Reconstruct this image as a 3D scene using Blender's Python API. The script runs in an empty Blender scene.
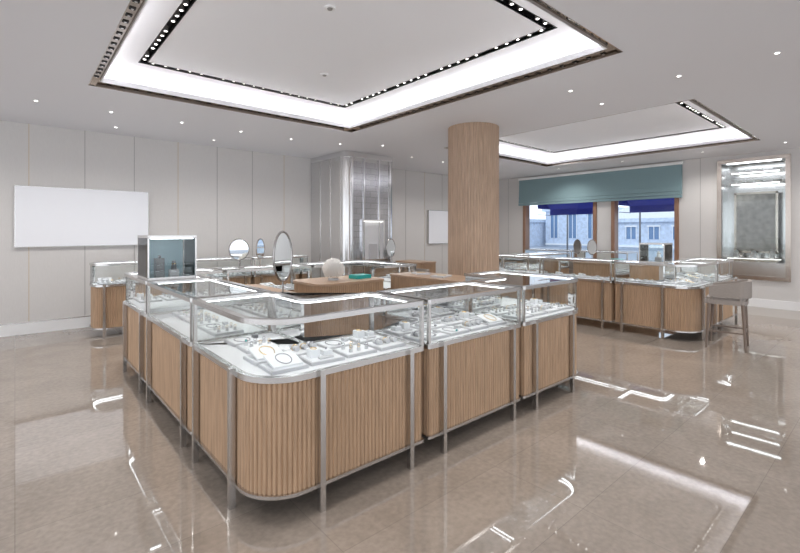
import bpy, math, random
from mathutils import Vector
random.seed(4)
S=bpy.context.scene
S.view_settings.view_transform='Standard'
S.view_settings.look='None'
S.view_settings.exposure=.46

# ---------------------------------------------------------------- materials
def nm(name):
    m=bpy.data.materials.new(name); m.use_nodes=True
    nt=m.node_tree; nt.nodes.clear()
    o=nt.nodes.new('ShaderNodeOutputMaterial')
    return m,nt,o
def pbr(name,col,rough=.5,metal=0,noise=0,nscale=20,stretch=(1,1,1),bump=0,ior=1.5,aniso=0):
    m,nt,o=nm(name)
    p=nt.nodes.new('ShaderNodeBsdfPrincipled')
    p.inputs['Base Color'].default_value=(*col,1)
    p.inputs['Roughness'].default_value=rough
    p.inputs['Metallic'].default_value=metal
    p.inputs['IOR'].default_value=ior
    nt.links.new(p.outputs[0],o.inputs[0])
    if noise or bump:
        tc=nt.nodes.new('ShaderNodeTexCoord'); mp=nt.nodes.new('ShaderNodeMapping')
        mp.inputs['Scale'].default_value=stretch
        nz=nt.nodes.new('ShaderNodeTexNoise'); nz.inputs['Scale'].default_value=nscale
        nz.inputs['Detail'].default_value=5
        nt.links.new(tc.outputs['Object'],mp.inputs[0]); nt.links.new(mp.outputs[0],nz.inputs['Vector'])
        if noise:
            r=nt.nodes.new('ShaderNodeValToRGB')
            r.color_ramp.elements[0].position=.3; r.color_ramp.elements[1].position=.7
            r.color_ramp.elements[0].color=(*[c*(1-noise) for c in col],1)
            r.color_ramp.elements[1].color=(*[min(1,c*(1+noise)) for c in col],1)
            nt.links.new(nz.outputs['Fac'],r.inputs[0]); nt.links.new(r.outputs[0],p.inputs['Base Color'])
        if bump:
            b=nt.nodes.new('ShaderNodeBump'); b.inputs['Strength'].default_value=bump; b.inputs['Distance'].default_value=.01
            nt.links.new(nz.outputs['Fac'],b.inputs['Height']); nt.links.new(b.outputs[0],p.inputs['Normal'])
    return m
def emis(name,col,s):
    m,nt,o=nm(name); e=nt.nodes.new('ShaderNodeEmission')
    e.inputs[0].default_value=(*col,1); e.inputs[1].default_value=s
    nt.links.new(e.outputs[0],o.inputs[0]); return m
def glass(name,tint=(.97,.99,.985),f=1.45,mul=1.0):
    m,nt,o=nm(name)
    t=nt.nodes.new('ShaderNodeBsdfTransparent'); t.inputs[0].default_value=(*tint,1)
    g=nt.nodes.new('ShaderNodeBsdfGlossy'); g.inputs['Roughness'].default_value=.01
    fr=nt.nodes.new('ShaderNodeFresnel'); fr.inputs[0].default_value=f
    mx=nt.nodes.new('ShaderNodeMixShader')
    ml=nt.nodes.new('ShaderNodeMath'); ml.operation='MULTIPLY'; ml.inputs[1].default_value=mul
    nt.links.new(fr.outputs[0],ml.inputs[0]); nt.links.new(ml.outputs[0],mx.inputs[0])
    nt.links.new(t.outputs[0],mx.inputs[1]); nt.links.new(g.outputs[0],mx.inputs[2])
    nt.links.new(mx.outputs[0],o.inputs[0]); return m

WOOD=pbr('oak_tambour',(.43,.285,.18),.45,noise=.18,nscale=9,stretch=(9,9,.5))
WOODT=pbr('oak_top',(.37,.25,.165),.35,noise=.15,nscale=8,stretch=(1,8,8))
COLW=pbr('oak_column',(.43,.30,.21),.45,noise=.2,nscale=9,stretch=(8,8,.4))
NICK=pbr('brushed_nickel',(.60,.585,.57),.25,1)
STEEL=pbr('polished_steel',(.78,.78,.79),.12,1)
BRONZE=pbr('bronze_mirror',(.46,.40,.35),.08,1)
BRASS=pbr('brass',(.60,.52,.42),.4,.8)
DECK=pbr('white_display_felt',(.78,.79,.81),.6)
PAD=pbr('tray_leather',(.56,.56,.58),.5)
GOLD=pbr('gold',(.9,.65,.3),.2,1)
SILV=pbr('silver',(.45,.45,.48),.2,1)
DARK=pbr('dark_slot',(.02,.02,.022),.5)
SEAM=pbr('seam_grey',(.30,.29,.28),.6)
GREYD=pbr('dark_stone',(.10,.10,.11),.3)
WHITE=pbr('white_paint',(.84,.84,.84),.5)
CEIL=pbr('ceiling_paint',(.79,.79,.82),.6)
COFF=pbr('coffer_paint',(.90,.90,.92),.6)
TEAL=pbr('teal_box',(.02,.35,.33),.4)
BLIND=pbr('blind_fabric',(.22,.325,.35),.8,noise=.12,nscale=60,stretch=(1,1,12))
BLUE=pbr('awning_fabric',(.02,.03,.33),.7)
TAUPE=pbr('taupe_upholstery',(.30,.265,.24),.75,noise=.08,nscale=80)
LEGW=pbr('walnut_leg',(.20,.15,.12),.4)
MIRR=pbr('mirror_glass',(.86,.88,.88),.02,1)
CORAL=pbr('coral',(.86,.84,.81),.7)
FRAMEW=pbr('window_wood',(.30,.17,.11),.4,noise=.15,nscale=8,stretch=(8,8,.6))
SIGN=pbr('sign_panel',(.86,.87,.91),.45)
STPAN=pbr('stone_panel',(.50,.48,.46),.3,noise=.22,nscale=9)
GL=glass('case_glass')
WG=glass('window_glass',(.9,.95,1))
LED=emis('led_strip',(.93,.96,1.0),8)
LEDN=emis('led_niche',(1,.97,.93),3)
COVE=emis('cove_led',(.96,.96,1.0),9.5)
SPOTM=emis('downlight_lens',(1,.97,.93),6)
STONE=pbr('ext_stone',(.55,.62,.73),.8,noise=.15,nscale=3)
EXTD=pbr('ext_window',(.12,.22,.38),.3)
ROAD=pbr('street',(.25,.28,.33),.8)
TOWERB=pbr('tower_back_panel',(.32,.47,.54),.3)

def wallmat():
    m,nt,o=nm('wall_fabric_panel')
    p=nt.nodes.new('ShaderNodeBsdfPrincipled'); p.inputs['Roughness'].default_value=.7
    tc=nt.nodes.new('ShaderNodeTexCoord'); mp=nt.nodes.new('ShaderNodeMapping'); mp.inputs['Scale'].default_value=(40,40,3)
    nz=nt.nodes.new('ShaderNodeTexNoise'); nz.inputs['Scale'].default_value=6; nz.inputs['Detail'].default_value=4
    r=nt.nodes.new('ShaderNodeValToRGB')
    r.color_ramp.elements[0].color=(.60,.58,.565,1); r.color_ramp.elements[1].color=(.69,.67,.655,1)
    nt.links.new(tc.outputs['Object'],mp.inputs[0]); nt.links.new(mp.outputs[0],nz.inputs['Vector'])
    nt.links.new(nz.outputs['Fac'],r.inputs[0]); nt.links.new(r.outputs[0],p.inputs['Base Color'])
    nt.links.new(p.outputs[0],o.inputs[0]); return m
WALL=wallmat()
def floormat():
    m,nt,o=nm('polished_limestone')
    p=nt.nodes.new('ShaderNodeBsdfPrincipled'); p.inputs['IOR'].default_value=2.2
    tc=nt.nodes.new('ShaderNodeTexCoord')
    br=nt.nodes.new('ShaderNodeTexBrick'); br.offset=0; br.inputs['Scale'].default_value=1
    br.inputs['Brick Width'].default_value=1.2; br.inputs['Row Height'].default_value=.6
    br.inputs['Mortar Size'].default_value=.0018; br.inputs['Mortar Smooth'].default_value=0
    br.inputs['Color1'].default_value=(.345,.292,.247,1); br.inputs['Color2'].default_value=(.378,.324,.277,1)
    br.inputs['Mortar'].default_value=(.27,.23,.195,1)
    n1=nt.nodes.new('ShaderNodeTexNoise'); n1.inputs['Scale'].default_value=1.6; n1.inputs['Detail'].default_value=8; n1.inputs['Distortion'].default_value=1.2
    n2=nt.nodes.new('ShaderNodeTexNoise'); n2.inputs['Scale'].default_value=30; n2.inputs['Detail'].default_value=6
    ad=nt.nodes.new('ShaderNodeMath'); ad.operation='ADD'
    r=nt.nodes.new('ShaderNodeValToRGB')
    r.color_ramp.elements[0].color=(.72,.71,.70,1); r.color_ramp.elements[1].color=(1,1,1,1)
    mr=nt.nodes.new('ShaderNodeMapRange'); mr.inputs[1].default_value=.7; mr.inputs[2].default_value=1.3; mr.inputs[3].default_value=0;mr.inputs[4].default_value=1
    mx=nt.nodes.new('ShaderNodeMix'); mx.data_type='RGBA'; mx.blend_type='MULTIPLY'; mx.inputs[0].default_value=1
    nt.links.new(tc.outputs['Object'],br.inputs['Vector'])
    nt.links.new(tc.outputs['Object'],n1.inputs['Vector']); nt.links.new(tc.outputs['Object'],n2.inputs['Vector'])
    nt.links.new(n1.outputs['Fac'],ad.inputs[0]); nt.links.new(n2.outputs['Fac'],ad.inputs[1])
    nt.links.new(ad.outputs[0],mr.inputs[0]); nt.links.new(mr.outputs[0],r.inputs[0])
    nt.links.new(br.outputs['Color'],mx.inputs[6]); nt.links.new(r.outputs[0],mx.inputs[7])
    nt.links.new(mx.outputs[2],p.inputs['Base Color'])
    p.inputs['Roughness'].default_value=.03
    nt.links.new(p.outputs[0],o.inputs[0]); return m
FLOOR=floormat()
def pillarmat():
    m,nt,o=nm('etched_metal_grid')
    p=nt.nodes.new('ShaderNodeBsdfPrincipled'); p.inputs['Metallic'].default_value=.85; p.inputs['Roughness'].default_value=.16
    tc=nt.nodes.new('ShaderNodeTexCoord'); mp=nt.nodes.new('ShaderNodeMapping'); mp.inputs['Rotation'].default_value=(math.radians(90),0,0)
    br=nt.nodes.new('ShaderNodeTexBrick'); br.inputs['Scale'].default_value=1; br.offset=.5
    br.inputs['Brick Width'].default_value=.24; br.inputs['Row Height'].default_value=.12; br.inputs['Mortar Size'].default_value=.005
    br.inputs['Color1'].default_value=(.46,.46,.48,1); br.inputs['Color2'].default_value=(.53,.53,.55,1); br.inputs['Mortar'].default_value=(.34,.34,.35,1)
    nt.links.new(tc.outputs['Object'],mp.inputs[0]); nt.links.new(mp.outputs[0],br.inputs['Vector'])
    nt.links.new(br.outputs['Color'],p.inputs['Base Color'])
    nt.links.new(p.outputs[0],o.inputs[0]); return m
PGRID=pillarmat()
PSAT=pbr('satin_metal_panel',(.66,.65,.65),.18,.8)

# ---------------------------------------------------------------- mesh builder
class MB:
    def __init__(s): s.v=[];s.f=[];s.m=[];s.sm=[];s.mats=[]
    def mi(s,mat):
        if mat not in s.mats: s.mats.append(mat)
        return s.mats.index(mat)
    def add(s,vs,fs,mat,smooth=False):
        b=len(s.v); s.v+= [tuple(v) for v in vs]; k=s.mi(mat)
        for f in fs: s.f.append([i+b for i in f]); s.m.append(k); s.sm.append(smooth)
    def box(s,x0,x1,y0,y1,z0,z1,mat):
        s.add([(x0,y0,z0),(x1,y0,z0),(x1,y1,z0),(x0,y1,z0),(x0,y0,z1),(x1,y0,z1),(x1,y1,z1),(x0,y1,z1)],
              [(3,2,1,0),(4,5,6,7),(0,1,5,4),(1,2,6,5),(2,3,7,6),(3,0,4,7)],mat)
    def rbox(s,cx,cy,z0,w,d,h,ang,mat,tilt=0):
        c,sn=math.cos(ang),math.sin(ang); vs=[]
        for z in (0,h):
            for (a,b) in ((-w/2,-d/2),(w/2,-d/2),(w/2,d/2),(-w/2,d/2)):
                zz=z+(b+d/2)*tilt
                vs.append((cx+a*c-b*sn,cy+a*sn+b*c,z0+zz))
        s.add(vs,[(3,2,1,0),(4,5,6,7),(0,1,5,4),(1,2,6,5),(2,3,7,6),(3,0,4,7)],mat)
    def wall(s,pts,z0,z1,mat,smooth=False):
        n=len(pts); s.add([(x,y,z0) for x,y in pts]+[(x,y,z1) for x,y in pts],
            [(i,(i+1)%n,(i+1)%n+n,i+n) for i in range(n)],mat,smooth)
    def cap(s,pts,z,mat,up=True):
        n=len(pts); f=list(range(n)); 
        if not up: f.reverse()
        s.add([(x,y,z) for x,y in pts],[f],mat)
    def prism(s,pts,z0,z1,mat,smooth=False):
        s.wall(pts,z0,z1,mat,smooth); s.cap(pts,z1,mat); s.cap(pts,z0,mat,False)
    def ring(s,po,pi,z0,z1,mat):
        s.wall(po,z0,z1,mat); s.wall(pi[::-1],z0,z1,mat); n=len(po)
        s.add([(x,y,z1) for x,y in po]+[(x,y,z1) for x,y in pi],[(i,(i+1)%n,(i+1)%n+n,i+n) for i in range(n)],mat)
        s.add([(x,y,z0) for x,y in po]+[(x,y,z0) for x,y in pi],[(i+n,(i+1)%n+n,(i+1)%n,i) for i in range(n)],mat)
    def tube(s,a,b,r0,r1,mat,n=12):
        a=Vector(a);b=Vector(b);d=(b-a).normalized()
        u=d.orthogonal().normalized();w=d.cross(u); vs=[]
        for p,r in((a,r0),(b,r1)):
            for i in range(n):
                t=2*math.pi*i/n; vs.append(p+u*math.cos(t)*r+w*math.sin(t)*r)
        s.add(vs,[(i,(i+1)%n,(i+1)%n+n,i+n) for i in range(n)],mat,True)
        s.add(vs[:n],[list(range(n))[::-1]],mat); s.add(vs[n:],[list(range(n))],mat)
    def loop(s,path,r,mat,n=8,closed=True):
        P=[Vector(p) for p in path];N=len(P);vs=[]
        for i in range(N):
            a=P[i-1] if (closed or i>0) else P[i]; b=P[(i+1)%N] if (closed or i<N-1) else P[i]
            d=(b-a).normalized(); up=Vector((0,0,1)) if abs(d.z)<.95 else Vector((1,0,0))
            u=d.cross(up).normalized(); w=d.cross(u)
            for j in range(n):
                t=2*math.pi*j/n; vs.append(P[i]+u*math.cos(t)*r+w*math.sin(t)*r)
        fs=[]
        for i in range(N if closed else N-1):
            k=(i+1)%N
            for j in range(n): fs.append((i*n+j,i*n+(j+1)%n,k*n+(j+1)%n,k*n+j))
        s.add(vs,fs,mat,True)
    def oring(s,cx,cy,cz,a,b,r,mat,N=48,n=8):
        vs=[];fs=[]
        for i in range(N):
            t=2*math.pi*i/N; nx,nz=math.cos(t)/a,math.sin(t)/b; L=math.hypot(nx,nz); nx/=L;nz/=L
            for j in range(n):
                q=2*math.pi*j/n
                vs.append((cx+a*math.cos(t)+nx*r*math.cos(q),cy+r*math.sin(q),cz+b*math.sin(t)+nz*r*math.cos(q)))
        for i in range(N):
            k=(i+1)%N
            for j in range(n): fs.append((i*n+j,i*n+(j+1)%n,k*n+(j+1)%n,k*n+j))
        s.add(vs,fs,mat,True)
    def sphere(s,c,r,mat,n=10,sz=1):
        vs=[];fs=[];m=n//2+1
        for i in range(m+1):
            ph=math.pi*i/m
            for j in range(n):
                t=2*math.pi*j/n; vs.append((c[0]+r*math.sin(ph)*math.cos(t),c[1]+r*math.sin(ph)*math.sin(t),c[2]+r*sz*math.cos(ph)))
        for i in range(m):
            for j in range(n): fs.append((i*n+j,(i+1)*n+j,(i+1)*n+(j+1)%n,i*n+(j+1)%n))
        s.add(vs,fs,mat,True)
    def obj(s,name,loc=(0,0,0),rot=0):
        me=bpy.data.meshes.new(name)
        me.from_pydata(s.v,[],s.f)
        for m in s.mats: me.materials.append(m)
        me.polygons.foreach_set('material_index',s.m); me.polygons.foreach_set('use_smooth',s.sm)
        me.update()
        o=bpy.data.objects.new(name,me); S.collection.objects.link(o)
        o.location=loc; o.rotation_euler[2]=rot
        return o

def rpoly(vs,rad,seg=8):
    out=[];n=len(vs)
    for i in range(n):
        p=Vector(vs[i]);a=Vector(vs[i-1]);b=Vector(vs[(i+1)%n]); r=rad[i]
        u=(a-p).normalized();w=(b-p).normalized()
        h=u.angle(w)/2; L=r/math.tan(h); c=p+(u+w).normalized()*(r/math.sin(h))
        s=p+u*L; e=p+w*L
        a0=math.atan2(s.y-c.y,s.x-c.x);a1=math.atan2(e.y-c.y,e.x-c.x)
        d=(a1-a0+math.pi)%(2*math.pi)-math.pi
        k=seg+4 if r>.07 else 3
        for j in range(k+1):
            t=a0+d*j/k; out.append((c.x+r*math.cos(t),c.y+r*math.sin(t)))
    return out
def offs(pts,d):
    n=len(pts);out=[]
    for i in range(n):
        a=Vector(pts[i-1]);p=Vector(pts[i]);b=Vector(pts[(i+1)%n])
        e1=(p-a).normalized();e2=(b-p).normalized()
        n1=Vector((e1.y,-e1.x));n2=Vector((e2.y,-e2.x)); m=(n1+n2).normalized()
        q=p+m*(d/max(.4,m.dot(n1))); out.append((q.x,q.y))
    return out
def flute(pts,w=.028,amp=.010,sub=6):
    n=len(pts);L=[0]
    for i in range(n): L.append(L[-1]+(Vector(pts[(i+1)%n])-Vector(pts[i])).length)
    T=L[-1]; cnt=round(T/w); N=cnt*sub; out=[];k=0
    for i in range(N):
        t=T*i/N
        while L[k+1]<t: k+=1
        a=Vector(pts[k]);b=Vector(pts[(k+1)%n]);f=(t-L[k])/max(1e-9,(L[k+1]-L[k]))
        p=a.lerp(b,f);e=(b-a).normalized();nn=Vector((e.y,-e.x))
        o=amp*(abs(math.sin(math.pi*i/sub))**.7)-amp
        q=p+nn*o; out.append((q.x,q.y))
    return out
ZD,ZT=.765,1.085
def legs_at(mb,pt,nrm,z1=ZD+.02):
    x,y=pt; nx,ny=nrm
    cx,cy=x+nx*.012,y+ny*.012
    w=.017
    mb.box(cx-w,cx+w,cy-w,cy+w,0,z1,NICK)
def case(pts,name='jewelry_display_case',legs=(),posts=(),trays=()):
    mb=MB()
    mb.wall(flute(offs(pts,-.012)),.14,ZD-.02,WOOD,False)
    mb.cap(offs(pts,-.02),.14,DARK,False)
    mb.ring(offs(pts,.002),offs(pts,-.03),.125,.145,NICK)
    mb.ring(offs(pts,.004),offs(pts,-.03),ZD-.02,ZD+.012,NICK)
    mb.prism(offs(pts,-.03),ZD-.03,ZD+.004,DECK)
    mb.wall(offs(pts,-.008),ZD+.012,ZT-.03,GL)
    mb.cap(offs(pts,-.02),ZT-.006,GL)
    po=offs(pts,-.040)
    mb.ring(offs(pts,.004),po,ZT-.03,ZT,NICK)
    mb.ring(offs(po,-.001),offs(po,-.009),ZT-.026,ZT-.020,LED)
    for p,nr in legs: legs_at(mb,p,nr)
    for x,y in posts: mb.box(x-.011,x+.011,y-.011,y+.011,ZD+.01,ZT-.02,NICK)
    o=mb.obj(name)
    for r in trays:
        t=tray_set(*r); t.parent=o
    return o
def necklace(mb,cx,cy,z,r,ang,mat,tilt=0,w=.0026):
    P=[]
    for i in range(24):
        t=2*math.pi*i/24; a=r*math.cos(t)*.75; b=r*math.sin(t)*(1.1 if math.sin(t)<0 else .9)
        P.append((cx+a*math.cos(ang)-b*math.sin(ang),cy+a*math.sin(ang)+b*math.cos(ang),z+b*tilt))
    mb.loop(P,w,mat,5)
def tray_set(x0,x1,y0,y1):
    mb=MB(); z=ZD+.005
    nx=max(1,int((x1-x0)/.235)); ny=max(1,int((y1-y0)/.20))
    for i in range(nx):
        for j in range(ny):
            cx=x0+(i+.5)*(x1-x0)/nx; cy=y0+(j+.5)*(y1-y0)/ny
            w=min(.22,(x1-x0)/nx-.025);d=min(.19,(y1-y0)/ny-.02)
            a=random.uniform(-.07,.07)
            k=random.choice([0,1,2,3,4,1,3])
            mb.rbox(cx,cy,z,w,d,.018,a,PAD)
            mb.rbox(cx,cy,z+.018,w-.02,d-.02,.003,a,DECK)
            z2=z+.021
            if k==0:
                mb.rbox(cx,cy,z2,w*.8,d*.8,.012,a,DECK,.25)
                necklace(mb,cx,cy,z2+.016+.25*d*.4,d*.3,a,random.choice([GOLD,SILV]),.25)
            elif k==1:
                for q in range(3):
                    for p in range(2):
                        xx=cx+(q-1)*w*.28;yy=cy+(p-.5)*d*.45
                        mb.tube((xx,yy,z2),(xx,yy,z2+.022),.013,.011,PAD,10)
                        mb.loop([(xx+.010*math.cos(t*.785),yy,z2+.032+.010*math.sin(t*.785)) for t in range(8)],.002,random.choice([GOLD,SILV]),5)
            elif k==2:
                necklace(mb,cx-w*.1,cy,z2+.003,d*.36,a,SILV); mb.sphere((cx-w*.1,cy-d*.38,z2+.006),.008,random.choice([GREYD,SILV,TEAL]),8)
                mb.rbox(cx+w*.33,cy,z2,.03,.05,.02,a,GREYD if random.random()<.3 else PAD)
            elif k==3:
                for q in range(3):
                    xx=cx+(q-1)*w*.28
                    mb.tube((xx,cy-d*.2,z2+.016),(xx,cy+d*.2,z2+.016),.017,.017,PAD,10)
                    mb.loop([(xx+.021*math.cos(t*.628),cy,z2+.016+.021*math.sin(t*.628)) for t in range(10)],.0028,random.choice([GOLD,SILV]),5)
            else:
                mb.rbox(cx-w*.2,cy+d*.1,z2,.06,.06,.05,a,DECK); necklace(mb,cx-w*.2,cy+d*.1,z2+.052,.022,a,GOLD)
                mb.rbox(cx+w*.2,cy+d*.1,z2,.06,.06,.03,a,DECK); mb.sphere((cx+w*.2,cy+d*.1,z2+.036),.008,SILV,8)
                mb.rbox(cx,cy-d*.28,z2,.09,.035,.01,a,PAD)
    return mb.obj('jewelry_trays')

def rect_case(x0,x1,y0,y1,rad=(.02,.02,.02,.02),legside='S',ins=.13,name='jewelry_display_case',tr=True):
    pts=rpoly([(x0,y0),(x1,y0),(x1,y1),(x0,y1)],rad)
    L=[]
    if 'S' in legside: L+=[((x0+ins,y0),(0,-1)),((x1-ins,y0),(0,-1))]
    if 'N' in legside: L+=[((x0+ins,y1),(0,1)),((x1-ins,y1),(0,1))]
    if 'W' in legside: L+=[((x0,y0+ins),(-1,0)),((x0,y1-ins),(-1,0))]
    if 'E' in legside: L+=[((x1,y0+ins),(1,0)),((x1,y1-ins),(1,0))]
    P=[]
    for (x,y,r,sx,sy) in ((x0,y0,rad[0],1,1),(x1,y0,rad[1],-1,1),(x1,y1,rad[2],-1,-1),(x0,y1,rad[3],1,-1)):
        if r<.05: P.append((x+sx*.014,y+sy*.014))
    return case(pts,name,L,P,[(x0+.07,x1-.07,y0+.07,y1-.07)] if tr else [])

# ---------------------------------------------------------------- room
X0,X1,Y0,Y1=-6,11.6,-6,8.81
H=3.2
mb=MB(); mb.box(X0,X1+.3,Y0,Y1+.3,-.1,0,FLOOR); mb.obj('floor')
mb=MB(); mb.box(X0,X1+.2,Y1,Y1+.2,0,3.5,WALL)
mb.obj('wall_back')
mb=MB()
k=0; x=.16-.7*8
while x<X1:
    if k%3==2: mb.box(x-.006,x+.006,Y1-.004,Y1,.19,H,BRASS)
    else: mb.box(x-.004,x+.004,Y1-.003,Y1,.19,H,SEAM)
    x+=.7;k+=1
mb.obj('trim_1')
mb=MB(); mb.box(X0,X1,Y1-.02,Y1,0,.17,WHITE); mb.box(X0,X1,Y1-.024,Y1,.17,.185,NICK); mb.obj('baseboard_back')
WY0,WYa,WYb,WY1=3.5,5.04,5.42,7.66; WZ0,WZ1=.75,2.9
NY0,NY1,NZ0,NZ1=1.60,2.70,.62,3.04
mb=MB()
def wbox(y0,y1,z0,z1,m=WALL): mb.box(X1,X1+.25,y0,y1,z0,z1,m)
wbox(Y0,NY0,0,3.5); wbox(NY0,NY1,0,NZ0); wbox(NY0,NY1,NZ1,3.5); wbox(NY1,WY0,0,3.5)
wbox(WY0,WY1,0,WZ0); wbox(WY0,WY1,WZ1,3.5); wbox(WYa,WYb,WZ0,WZ1); wbox(WY1,Y1,0,3.5)
mb.obj('wall_right')
mb=MB()
for y in (1.2,.4,-.4,-1.2,3.08,8.2): mb.box(X1-.003,X1,y-.004,y+.004,.17,H,SEAM)
mb.obj('trim_2')
mb=MB(); mb.box(X1-.02,X1,Y0,Y1-.03,0,.17,WHITE); mb.obj('baseboard_right')
for a,b,nmn in((WY0,WYa,'window_1'),(WYb,WY1,'window_2')):
    mb=MB(); t=.09
    mb.box(X1-.03,X1+.2,a,a+t,WZ0,WZ1,FRAMEW); mb.box(X1-.03,X1+.2,b-t,b,WZ0,WZ1,FRAMEW)
    mb.box(X1-.03,X1+.2,a+t,b-t,WZ0,WZ0+t,FRAMEW); mb.box(X1-.03,X1+.2,a+t,b-t,WZ1-t,WZ1,FRAMEW)
    mb.box(X1+.12,X1+.125,a+t,b-t,WZ0+t,WZ1-t,WG)
    mb.obj(nmn)
mb=MB()
zs=[3.12,2.95,2.78,2.62,2.5,2.42,2.35]
for i in range(6): mb.box(X1-.10-.008*i,X1-.045,WY0-.08,WY1+.08,zs[i+1]-.01,zs[i]-.004*i,BLIND)
mb.box(X1-.12,X1-.03,WY0-.1,WY1+.1,3.1,3.16,WHITE)
mb.obj('roman_blind')

C=[(.62,4.2,1.72,6.05),(6.35,10.1,1.75,6.0)]
mb=MB()
mb.box(X0,C[0][0],Y0,Y1,H,H+.04,CEIL)
mb.box(C[0][1],C[1][0],Y0,Y1,H,H+.04,CEIL)
mb.box(C[1][1],X1,Y0,Y1,H,H+.04,CEIL)
for c in C:
    mb.box(c[0],c[1],Y0,c[2],H,H+.04,CEIL); mb.box(c[0],c[1],c[3],Y1,H,H+.04,CEIL)
mb.box(X0,X1+.2,Y0,Y1+.2,3.62,3.7,CEIL)
mb.obj('ceiling')
def rr(c,i): return [(c[0]+i,c[2]+i),(c[1]-i,c[2]+i),(c[1]-i,c[3]-i),(c[0]+i,c[3]-i)]
ZC=3.44
for c in C:
    mb=MB()
    mb.ring(rr(c,0),rr(c,.006),H-.003,H+.055,BRONZE)
    mb.ring(rr(c,0),rr(c,.11),H+.055,H+.065,BRONZE)
    mb.ring(rr(c,.10),rr(c,.112),H+.03,H+.085,COFF)
    mb.ring(rr(c,-.12),rr(c,-.115),H+.05,ZC,COFF)
    mb.ring(rr(c,-.12),rr(c,0),H+.05,H+.055,COFF)
    mb.ring(rr(c,-.02),rr(c,.02),H+.066,H+.074,COVE)
    i=.42; sw=.072
    mb.ring(rr(c,-.12),rr(c,i),ZC,ZC+.02,COFF)
    mb.ring(rr(c,i),rr(c,i+sw),ZC+.06,ZC+.07,DARK)
    mb.ring(rr(c,i-.004),rr(c,i),ZC-.004,ZC+.07,DARK)
    mb.ring(rr(c,i+sw),rr(c,i+sw+.004),ZC-.004,ZC+.07,DARK)
    mb.box(c[0]+i+sw,c[1]-i-sw,c[2]+i+sw,c[3]-i-sw,ZC,ZC+.02,COFF)
    mb.obj('ceiling_coffer')
    mb=MB(); j=i+sw/2
    x=c[0]+j+.1
    def lamp(x,y,z,r=.013):
        mb.tube((x,y,z),(x,y,z+.05),r*1.8,r*1.8,SEAM,12)
        mb.tube((x,y,z-.002),(x,y,z),r,r,SPOTM,10)
    n=0
    while x<c[1]-j:
        if n%6<5:
            for y in (c[2]+j,c[3]-j): lamp(x,y,ZC+.01)
        x+=.13;n+=1
    y=c[2]+j+.1;n=0
    while y<c[3]-j:
        if n%6<5:
            for x in (c[0]+j,c[1]-j): lamp(x,y,ZC+.01)
        y+=.13;n+=1
    mb.obj('track_spotlights')
    mb=MB()
    x=c[0]+.2
    def sq(x,y):
        mb.box(x-.022,x+.022,y-.022,y+.022,H+.049,H+.0545,DARK); mb.tube((x,y,H+.045),(x,y,H+.049),.011,.011,STEEL,8)
    while x<c[1]-.15:
        for y in (c[2]+.055,c[3]-.055): sq(x,y)
        x+=.14
    y=c[2]+.2
    while y<c[3]-.15:
        for x in (c[0]+.055,c[1]-.055): sq(x,y)
        y+=.14
    mb.obj('perimeter_downlights')
mb=MB()
pts=[(-1.5,7.2),(-.6,7.2),(.2,7.2),(1,7.2),(1.9,7.2),(2.8,7.2),(3.7,7.2),(4.6,7.0),(-1.2,5.2),(-.3,5.2),(-.3,4.2),(-1.2,4.2),(-.3,3),(5.3,6.6),(5.3,7.6),(6.6,7.2),(7.6,7.2),(8.6,7.2),(9.6,7.2),
     (4.9,2.6),(5.7,2.6),(5.3,1.6),(5.3,.8),(6.2,.6),(7.2,.6),(8.2,.8),(9.2,.8),(10.7,1.5),(10.7,2.8),(10.7,4.4),(10.7,6),(-.3,8.2),(1.2,8.2),(2.7,8.2)]
for x,y in pts:
    mb.ring([(x+.032*math.cos(t*.5236),y+.032*math.sin(t*.5236)) for t in range(12)],[(x+.02*math.cos(t*.5236),y+.02*math.sin(t*.5236)) for t in range(12)],H-.004,H,WHITE)
    mb.tube((x,y,H-.003),(x,y,H),.018,.018,SPOTM,10)
mb.obj('recessed_downlights')
for k2,(x,y) in enumerate([(2.0,3.2),(2.8,4.6)]):
    mb=MB(); mb.tube((x,y,ZC-.012),(x,y,ZC),.045,.05,WHITE,16); mb.tube((x,y,ZC-.02),(x,y,ZC-.012),.02,.025,SEAM,12); mb.obj('smoke_detector')

mb=MB(); cx,cy,r=5.5,4.55,.40
circ=[(cx+r*math.cos(2*math.pi*i/96),cy+r*math.sin(2*math.pi*i/96)) for i in range(96)]
mb.wall(flute(circ,.045,.008,6),.12,H,COLW); mb.wall(circ,0,.12,NICK,True)
mb.obj('wood_column')

mb=MB(); px0,px1,py0,py1=5.0,6.32,7.44,8.80
pp=rpoly([(px0,py0),(px1,py0),(px1,py1),(px0,py1)],(.14,.14,.02,.02))
mb.wall(pp,.0,H-.005,PSAT,False)
for z in (.0,H-.12): mb.ring(offs(pp,.012),offs(pp,-.01),z,z+.11,STEEL)
g0,g1=px0+.2,px1-.2
nzx0,nzx1,nz0,nz1=5.42,5.95,.98,1.78
for a,b,c2,d in((g0,nzx0,.2,H-.2),(nzx1,g1,.2,H-.2),(nzx0,nzx1,.2,nz0),(nzx0,nzx1,nz1,H-.2)):
    mb.box(a,b,py0-.012,py0+.01,c2,d,PGRID)
for x in (px0+.17,px0+.46,px1-.46,px1-.17): mb.box(x-.012,x+.012,py0-.035,py0,.12,H-.12,STEEL)
for y in (7.62,8.0,8.4): mb.box(px0-.012,px0,y-.012,y+.012,.12,H-.12,NICK)
mb.box(nzx0-.03,nzx0,py0-.06,py0,nz0-.03,nz1+.03,STEEL); mb.box(nzx1,nzx1+.03,py0-.06,py0,nz0-.03,nz1+.03,STEEL)
mb.box(nzx0,nzx1,py0-.06,py0,nz1,nz1+.03,STEEL); mb.box(nzx0,nzx1,py0-.06,py0,nz0-.03,nz0,STEEL)
mb.box(nzx0,nzx1,py0-.016,py0-.012,nz0,nz1,DECK)
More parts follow.
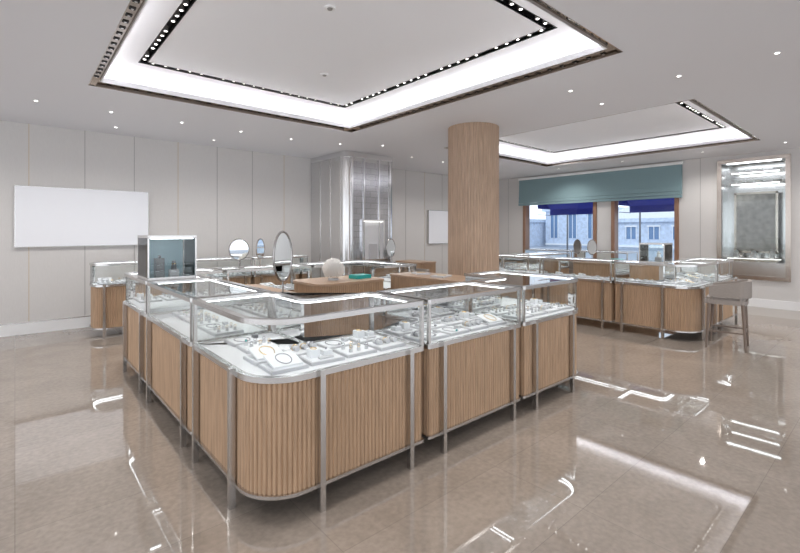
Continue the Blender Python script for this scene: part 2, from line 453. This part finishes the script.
mb.box(nzx0+.02,nzx1-.02,py0-.055,py0-.045,nz1-.012,nz1-.002,LEDN)
mb.rbox((nzx0+nzx1)/2,py0-.035,nz0,.2,.03,.32,0,PAD)
mb.obj('metal_clad_pillar')

mb=MB(); mb.box(0,1.76,Y1-.06,Y1-.007,1.33,2.24,SIGN); mb.box(-.008,1.768,Y1-.055,Y1-.012,1.322,2.248,NICK); mb.obj('wall_sign_panel')
mb=MB(); mb.box(8.67,9.5,Y1-.06,Y1-.007,1.23,2.15,SIGN); mb.box(8.66,9.51,Y1-.055,Y1-.012,1.22,2.16,NICK); mb.obj('wall_sign_panel')

# ---------------------------------------------------------------- main island
A,B=.93,2.16; D=.6; R=.27
L=rpoly([(A,B),(2.10,B),(2.10,B+D),(A+D,B+D),(A+D,3.27),(A,3.27)],(R,.02,.02,.06,.02,.02))
case(L,legs=[((1.29,B),(0,-1)),((1.96,B),(0,-1)),((A,2.50),(-1,0)),((A,3.16),(-1,0))],
     posts=[(2.085,B+.015),(2.085,B+D-.015),(A+.015,3.255),(A+D-.015,3.255)],
     trays=[(A+.11,2.04,B+.09,B+D-.06),(A+.08,A+D-.08,B+D,3.2)])
rect_case(2.14,3.24,B,B+D,legside='S',ins=.135)
EX=4.42
L=rpoly([(3.28,B),(EX,B),(EX,3.3),(EX-D,3.3),(EX-D,B+D),(3.28,B+D)],(.02,R,.02,.02,.06,.02))
case(L,legs=[((3.44,B),(0,-1)),((4.08,B),(0,-1)),((EX,2.5),(1,0)),((EX,3.15),(1,0))],posts=[(3.295,B+.015),(3.295,B+D-.015)],trays=[(3.36,EX-.1,B+.09,B+D-.05)])
rect_case(A,A+D,3.31,4.68,legside='W',ins=.14)
L=rpoly([(A,4.72),(A+D,4.72),(A+D,5.42),(1.9,5.42),(1.9,6.02),(A,6.02)],(.02,.02,.06,.02,.02,R))
case(L,legs=[((A,4.86),(-1,0)),((A,5.7),(-1,0))],posts=[(A+.015,4.735),(A+D-.015,4.735)],trays=[(A+.08,1.8,5.5,5.95)])
rect_case(1.94,3.1,5.42,6.02,legside='N')
L=rpoly([(3.14,5.42),(EX-D,5.42),(EX-D,4.7),(EX,4.7),(EX,6.02),(3.14,6.02)],(.02,.06,.02,.02,R,.02))
case(L,legs=[((EX,4.85),(1,0)),((EX,5.7),(1,0))],trays=[(3.2,4.1,5.5,5.95)])
def cabinet(x0,x1,y0,y1,h=.95,r=.12):
    mb=MB(); p=rpoly([(x0,y0),(x1,y0),(x1,y1),(x0,y1)],(r,)*4)
    mb.prism(offs(p,-.03),0,.09,NICK); mb.wall(flute(offs(p,-.01)),.09,h-.03,WOOD); mb.prism(p,h-.03,h,WOODT,False)
    return mb.obj('wood_service_cabinet')
cabinet(EX-D+.02,EX,3.34,4.66,.98,.05)
cabinet(2.6,3.62,4.4,5.1,.95,.12)
cabinet(1.78,2.22,4.1,5.2,.92,.06)

def tower(x0,x1,y0,y1,z0,h,lit=True):
    mb=MB(); t=.014
    mb.box(x0,x1,y0,y1,z0,z0+.025,NICK); mb.box(x0,x1,y0,y1,z0+h-.025,z0+h,NICK)
    for x in(x0,x1-t):
        for y in (y0,y1-t): mb.box(x,x+t,y,y+t,z0+.02,z0+h-.02,NICK)
    mb.box(x0+t,x1-t,y0+.003,y0+.004,z0+.02,z0+h-.02,GL)
    mb.box(x0+.003,x0+.004,y0+t,y1-t,z0+.02,z0+h-.02,GL); mb.box(x1-.004,x1-.003,y0+t,y1-t,z0+.02,z0+h-.02,GL)
    mb.box(x0+t,x1-t,y1-t,y1-.004,z0+.02,z0+h-.02,TOWERB if lit else GL)
    mb.box(x0+.03,x1-.03,y0+.02,y0+.03,z0+h-.033,z0+h-.025,LED)
    cx,cy=(x0+x1)/2,(y0+y1)/2
    if lit: mb.box(cx-.11,cx-.03,cy-.04,cy+.04,z0+.02,z0+.2,GREYD); mb.sphere((cx-.07,cy,z0+.215),.016,SILV)
    mb.box(cx+.02,cx+.1,cy-.06,cy+.02,z0+.02,z0+.08,PAD)
    mb.tube((cx+.06,cy-.02,z0+.08),(cx+.06,cy-.02,z0+.17),.03,.015,GREYD if lit else DECK,12)
    necklace(mb,cx+.06,cy-.02,z0+.14,.03,0,GOLD)
    mb.obj('lit_vitrine')
tower(.95,1.39,4.74,5.2,ZT+.001,.43)
tower(7.16,7.5,2.35,2.7,ZT+.001,.30,False)

def mirror(x,y,z,hh,w,ang,frame=NICK,stem=.12,fr=.009):
    mb=MB(); mb.tube((0,0,0),(0,0,.012),.075,.07,frame,24); mb.tube((0,0,.012),(0,0,stem),.008,.008,frame,10)
    c=stem+hh/2; N=48
    mb.oring(0,0,c,w/2,hh/2,fr,frame)
    P=[(w/2*math.cos(2*math.pi*i/N),0,c+hh/2*math.sin(2*math.pi*i/N)) for i in range(N)]
    Q=[(p[0],-.004,p[2]) for p in P]; mb.add(Q,[list(range(N))],MIRR)
    Q=[(p[0],.004,p[2]) for p in P]; mb.add(Q,[list(range(N))[::-1]],frame)
    return mb.obj('vanity_mirror',(x,y,z),ang)
FRM=pbr('mirror_frame_metal',(.34,.32,.31),.22,1)
mirror(2.06,4.19,.921,.50,.22,math.radians(10),FRM,.13,.012)
mirror(2.2,5.72,ZT+.001,.27,.27,math.radians(6),FRM,.1,.008)
mirror(2.50,5.75,ZT+.001,.27,.19,math.radians(34),BRONZE,.1)
mirror(4.25,5.1,ZT+.001,.27,.17,math.radians(2),FRM,.09,.008)
mirror(7.42,3.55,ZT+.001,.25,.22,math.radians(-13),FRM,.08,.008)
mirror(7.5,3.85,ZT+.001,.25,.22,math.radians(60),FRM,.08,.008)

mb=MB(); c=Vector((3.0,4.72,1.09))
mb.tube((c.x,c.y,.951),(c.x,c.y,.975),.07,.06,PAD,16)
mb.sphere(c,.085,CORAL,16)
for i in range(260):
    ph=math.acos(1-2*(i+.5)/260); t=i*2.39996
    d=Vector((math.sin(ph)*math.cos(t),math.sin(ph)*math.sin(t),math.cos(ph)))
    if d.z<-.75: continue
    e=c+d*random.uniform(.12,.145); mb.tube(c+d*.08,e,.006,.009,CORAL,6)
mb.obj('coral_ornament')
mb=MB(); mb.rbox(3.38,4.68,.951,.24,.17,.035,.1,TEAL); mb.rbox(3.38,4.68,.986,.242,.172,.012,.1,TEAL); mb.rbox(3.38,4.68,.998,.02,.174,.002,.1,PAD); mb.obj('gift_box')
for x,y,a in ((4.08,3.9,.3),(4.15,4.35,1.2)):
    mb=MB(); mb.rbox(x,y,.981,.25,.18,.02,a,PAD); necklace(mb,x,y,1.004,.06,a,GOLD); mb.obj('presentation_tray')

rect_case(.85,2.0,7.7,8.3,(.2,.02,.02,.2),'S')
rect_case(2.04,3.2,7.7,8.3,legside='S')
rect_case(3.24,4.4,7.7,8.3,(.02,.2,.2,.02),'S')

A2,B2=7.1,1.95
L=rpoly([(A2,B2),(8.2,B2),(8.2,B2+D),(A2+D,B2+D),(A2+D,3.05),(A2,3.05)],(R,.02,.02,.06,.02,.02))
case(L,legs=[((7.45,B2),(0,-1)),((8.05,B2),(0,-1)),((A2,2.35),(-1,0)),((A2,2.92),(-1,0))],
     posts=[(8.185,B2+.015),(A2+.015,3.035)],trays=[(A2+.3,8.12,B2+.08,B2+D-.08),(A2+.08,A2+D-.08,B2+D,2.98)])
rect_case(A2,A2+D,3.09,4.3,legside='W')
rect_case(A2,A2+D,4.34,5.6,(.02,.02,.02,R),'W')
rect_case(8.24,9.4,B2,B2+D,(.02,R,.02,.02),'S')
rect_case(A2+D+.04,9.4,5.0,5.6,(.02,.02,R,.02),'N')
cabinet(8.1,9.3,3.1,4.3,.98,.12)
mb=MB(); mb.rbox(8.5,3.6,.981,.3,.2,.05,.3,TEAL); mb.rbox(8.5,3.6,1.031,.304,.204,.012,.3,TEAL); mb.obj('gift_box')
rect_case(10.5,11.1,4.2,5.5,legside='W'); rect_case(10.5,11.1,5.54,6.9,legside='W')
cabinet(6.0,6.5,6.3,7.1,.95,.08)

def chair(x,y,rot,sh=.64):
    mb=MB()
    seat=rpoly([(-.22,-.22),(.22,-.22),(.22,.23),(-.22,.23)],(.08,.08,.04,.04))
    mb.prism(seat,sh-.05,sh+.01,TAUPE); mb.prism(offs(seat,-.012),sh+.01,sh+.04,TAUPE)
    path=[(.24,.18),(.24,-.10)]+[(.10+.14*math.cos(-t*math.pi/12),-.12+.14*math.sin(-t*math.pi/12)) for t in range(1,7)]
    path+= [(-p[0],p[1]) for p in path[::-1]]
    n=len(path); inner=[]
    for i,(a,b) in enumerate(path):
        q=Vector((a,b)); pa=Vector(path[max(0,i-1)]); pb=Vector(path[min(n-1,i+1)]); e=(pb-pa).normalized(); nn=Vector((e.y,-e.x))
        if nn.dot(-q)<0: nn=-nn
        q=q+nn*.04; inner.append((q.x,q.y))
    poly=path+inner[::-1]
    def hz(p): return sh+.19+.08*max(0,min(1,(-p[1]+.05)/.25))
    m=len(poly)
    low=[(p[0],p[1],sh+.05) for p in poly]; up=[(p[0],p[1],hz(p)) for p in poly]
    fs=[(i,(i+1)%m,(i+1)%m+m,i+m) for i in range(m)]
    for i in range(n-1): fs.append((m+i,m+i+1,m+m-2-i,m+m-1-i)); fs.append((i+1,i,m-1-i,m-2-i))
    mb.add(low+up,fs,TAUPE)
    for sx in(-1,1):
        for sy in (-1,1):
            mb.tube((sx*.23,sy*.21,0),(sx*.205,sy*.18,sh-.04),.013,.022,LEGW,8)
            mb.tube((sx*.205,sy*.16,sh-.04),(sx*.215,sy*.14,sh+.1),.014,.012,TAUPE,8)
    mb.box(-.22,.22,.185,.205,.22,.24,NICK); mb.box(-.22,.22,-.205,-.185,.22,.24,LEGW)
    for sx in(-1,1): mb.box(sx*.22-.01,sx*.22+.01,-.2,.2,.22,.24,LEGW)
    return mb.obj('counter_armchair',(x,y,0),rot)
chair(7.28,1.62,math.radians(8)); chair(5.1,5.55,math.radians(90)); chair(9.9,5.0,math.radians(-90))

mb=MB(); d=.55
mb.box(X1+d,X1+d+.02,NY0,NY1,NZ0,NZ1,PSAT)
mb.box(X1+.01,X1+d,NY0,NY0+.01,NZ0,NZ1,STEEL); mb.box(X1+.01,X1+d,NY1-.01,NY1,NZ0,NZ1,STEEL)
mb.box(X1+.01,X1+d,NY0+.01,NY1-.01,NZ0,NZ0+.3,NICK); mb.box(X1+.01,X1+d,NY0+.01,NY1-.01,NZ1-.02,NZ1,WHITE)
t=.06
FR=pbr('champagne_frame',(.55,.49,.44),.25,1)
mb.box(X1-.04,X1+.02,NY0-t,NY0+.02,NZ0-t,NZ1+t,FR); mb.box(X1-.04,X1+.02,NY1-.02,NY1+t,NZ0-t,NZ1+t,FR)
mb.box(X1-.04,X1+.02,NY0+.02,NY1-.02,NZ1-.02,NZ1+t,FR); mb.box(X1-.04,X1+.02,NY0+.02,NY1-.02,NZ0-t,NZ0+.02,FR)
mb.box(X1+.03,X1+.034,NY0+.02,NY1-.02,NZ0+.3,NZ1-.02,GL)
for z in (2.82,2.58): 
    mb.box(X1+.2,X1+.5,NY0+.1,NY1-.1,z,z+.02,FR); mb.box(X1+.21,X1+.22,NY0+.15,NY1-.15,z-.012,z-.002,LED)
    for y in (1.8,2.1,2.4): mb.rbox(X1+.34,y,z+.02,.1,.14,.05,.1,PAD); necklace(mb,X1+.34,y,z+.073,.04,0,GOLD)
mb.box(X1+.05,X1+.06,NY0+.1,NY1-.1,NZ1-.035,NZ1-.022,LED)
mb.box(X1+.08,X1+.09,NY0+.1,NY1-.1,NZ0+.362,NZ0+.37,LEDN)
mb.box(X1+.3,X1+.34,NY0+.22,NY1-.22,1.15,2.35,STPAN); mb.box(X1+.28,X1+.3,NY0+.18,NY1-.18,1.1,1.15,FR)
mb.box(X1+.28,X1+.3,NY0+.18,NY0+.22,1.15,2.4,FR);mb.box(X1+.28,X1+.3,NY1-.22,NY1-.18,1.15,2.4,FR);mb.box(X1+.28,X1+.3,NY0+.18,NY1-.18,2.36,2.4,FR)
mb.box(X1+.06,X1+.24,NY0+.15,NY1-.15,NZ0+.3,NZ0+.36,FR)
for i,y in enumerate((1.85,2.15,2.45)):
    mb.tube((X1+.14,y,NZ0+.36),(X1+.14,y,NZ0+.46),.05,.03,DECK,12); mb.sphere((X1+.14,y,NZ0+.5),.045,DECK,12)
mb.obj('wall_vitrine')

# ---------------------------------------------------------------- exterior
mb=MB(); mb.box(X1+.8,80,-30,70,-.4,-.3,ROAD); mb.obj('street_ground')
for a,b in((WY0+.02,WYa-.05),(WYb+.05,WY1-.3)):
    mb=MB(); z=2.45
    mb.add([(X1+.3,a,z+.3),(X1+.3,b,z+.3),(X1+1.0,b,z-.2),(X1+1.0,a,z-.2),(X1+1.0,a,z-.38),(X1+1.0,b,z-.38)],[(0,1,2,3),(3,2,5,4)],BLUE)
    mb.add([(X1+.3,a,z+.3),(X1+1.0,a,z-.2),(X1+.3,a,z-.2)],[(0,1,2)],BLUE); mb.add([(X1+.3,b,z+.3),(X1+1.0,b,z-.2),(X1+.3,b,z-.2)],[(0,2,1)],BLUE)
    mb.tube((X1+.3,a+.02,z-.38),(X1+1.0,a+.02,z-.38),.012,.012,NICK,6); mb.tube((X1+.3,b-.02,z-.38),(X1+1.0,b-.02,z-.38),.012,.012,NICK,6)
    mb.obj('window_awning')
def building(x,y0,y1,h,floors,ped=False):
    mb=MB(); mb.box(x,x+6,y0,y1,-.3,h,STONE); mb.box(x-.4,x+6,y0-.3,y1+.3,h,h+.4,STONE)
    fh=h/floors; n=max(2,int((y1-y0)/2.2)); sp=(y1-y0)/n
    for f in range(floors):
        mb.box(x-.15,x,y0,y1,f*fh-.1,f*fh+.1,WHITE)
        for i in range(n):
            c=y0+(i+.5)*sp
            mb.box(x-.02,x,c-.5,c+.5,f*fh+.8,f*fh+fh-.5,EXTD)
            for q in(-.55,.5): mb.box(x-.1,x,c+q,c+q+.06,f*fh+.8,f*fh+fh-.5,WHITE)
            mb.box(x-.1,x-.02,c-.03,c+.03,f*fh+.8,f*fh+fh-.5,WHITE)
            mb.box(x-.18,x,c-.65,c+.65,f*fh+fh-.5,f*fh+fh-.36,WHITE)
    if ped:
        mb.add([(x-.4,y0,h+.4),(x-.4,y1,h+.4),(x-.4,(y0+y1)/2,h+2.2),(x+6,y0,h+.4),(x+6,y1,h+.4),(x+6,(y0+y1)/2,h+2.2)],[(0,2,1),(0,3,5,2),(1,2,5,4),(3,4,5)],WHITE)
    mb.obj('street_building')
building(50,14,23,2.6,1,True); building(52,23.6,31,4.2,1); building(48,31.6,44,2.8,1); building(54,4,13,3.4,1)
for x,y in((24,9),(26,14),(25,18)):
    mb=MB(); mb.tube((x,y,-.3),(x,y,3.6),.06,.04,GREYD,8); mb.sphere((x,y,3.75),.2,WHITE); mb.tube((x,y,3.9),(x,y,4.1),.1,.02,GREYD,8); mb.obj('street_lamp')

# ---------------------------------------------------------------- lights
def spot(x,y,z,e,ang=95,rad=.08,col=(1,.97,.94)):
    l=bpy.data.lights.new('ceiling_spot_light','SPOT'); l.energy=e; l.spot_size=math.radians(ang); l.spot_blend=.8; l.shadow_soft_size=rad; l.color=col
    o=bpy.data.objects.new('ceiling_spot_light',l); o.location=(x,y,z); S.collection.objects.link(o)
for c in C:
    for x in (c[0]+.46,(c[0]+c[1])/2,c[1]-.46):
        for y in (c[2]+.46,(c[2]+c[3])/2,c[3]-.46):
            if x==(c[0]+c[1])/2 and y==(c[2]+c[3])/2: continue
            spot(x,y,ZC-.03,52,95,.05)
for x,y in((-.6,7.2),(1,7.2),(2.8,7.2),(4.6,7.0),(-.3,4.2),(5.3,2),(7.6,7.2),(9.6,7.2),(8.2,.8),(10.7,2.8),(10.7,6),(10.7,.5),(5.3,.3),(1.5,-.5),(-1.5,2)): spot(x,y,H-.01,64,150,.03)

w=bpy.data.worlds.new('sky'); S.world=w; w.use_nodes=True
bg=w.node_tree.nodes['Background']; bg.inputs[0].default_value=(.90,.94,1.0,1); bg.inputs[1].default_value=1.5

cam=bpy.data.cameras.new('camera'); co=bpy.data.objects.new('camera',cam); S.collection.objects.link(co)
cam.sensor_width=36; cam.lens=443/800*36; cam.shift_y=-44.5/800; cam.clip_start=.05; cam.clip_end=300
co.location=(0,0,1.55); co.rotation_euler=(math.radians(90),0,math.radians(-41))
S.camera=co
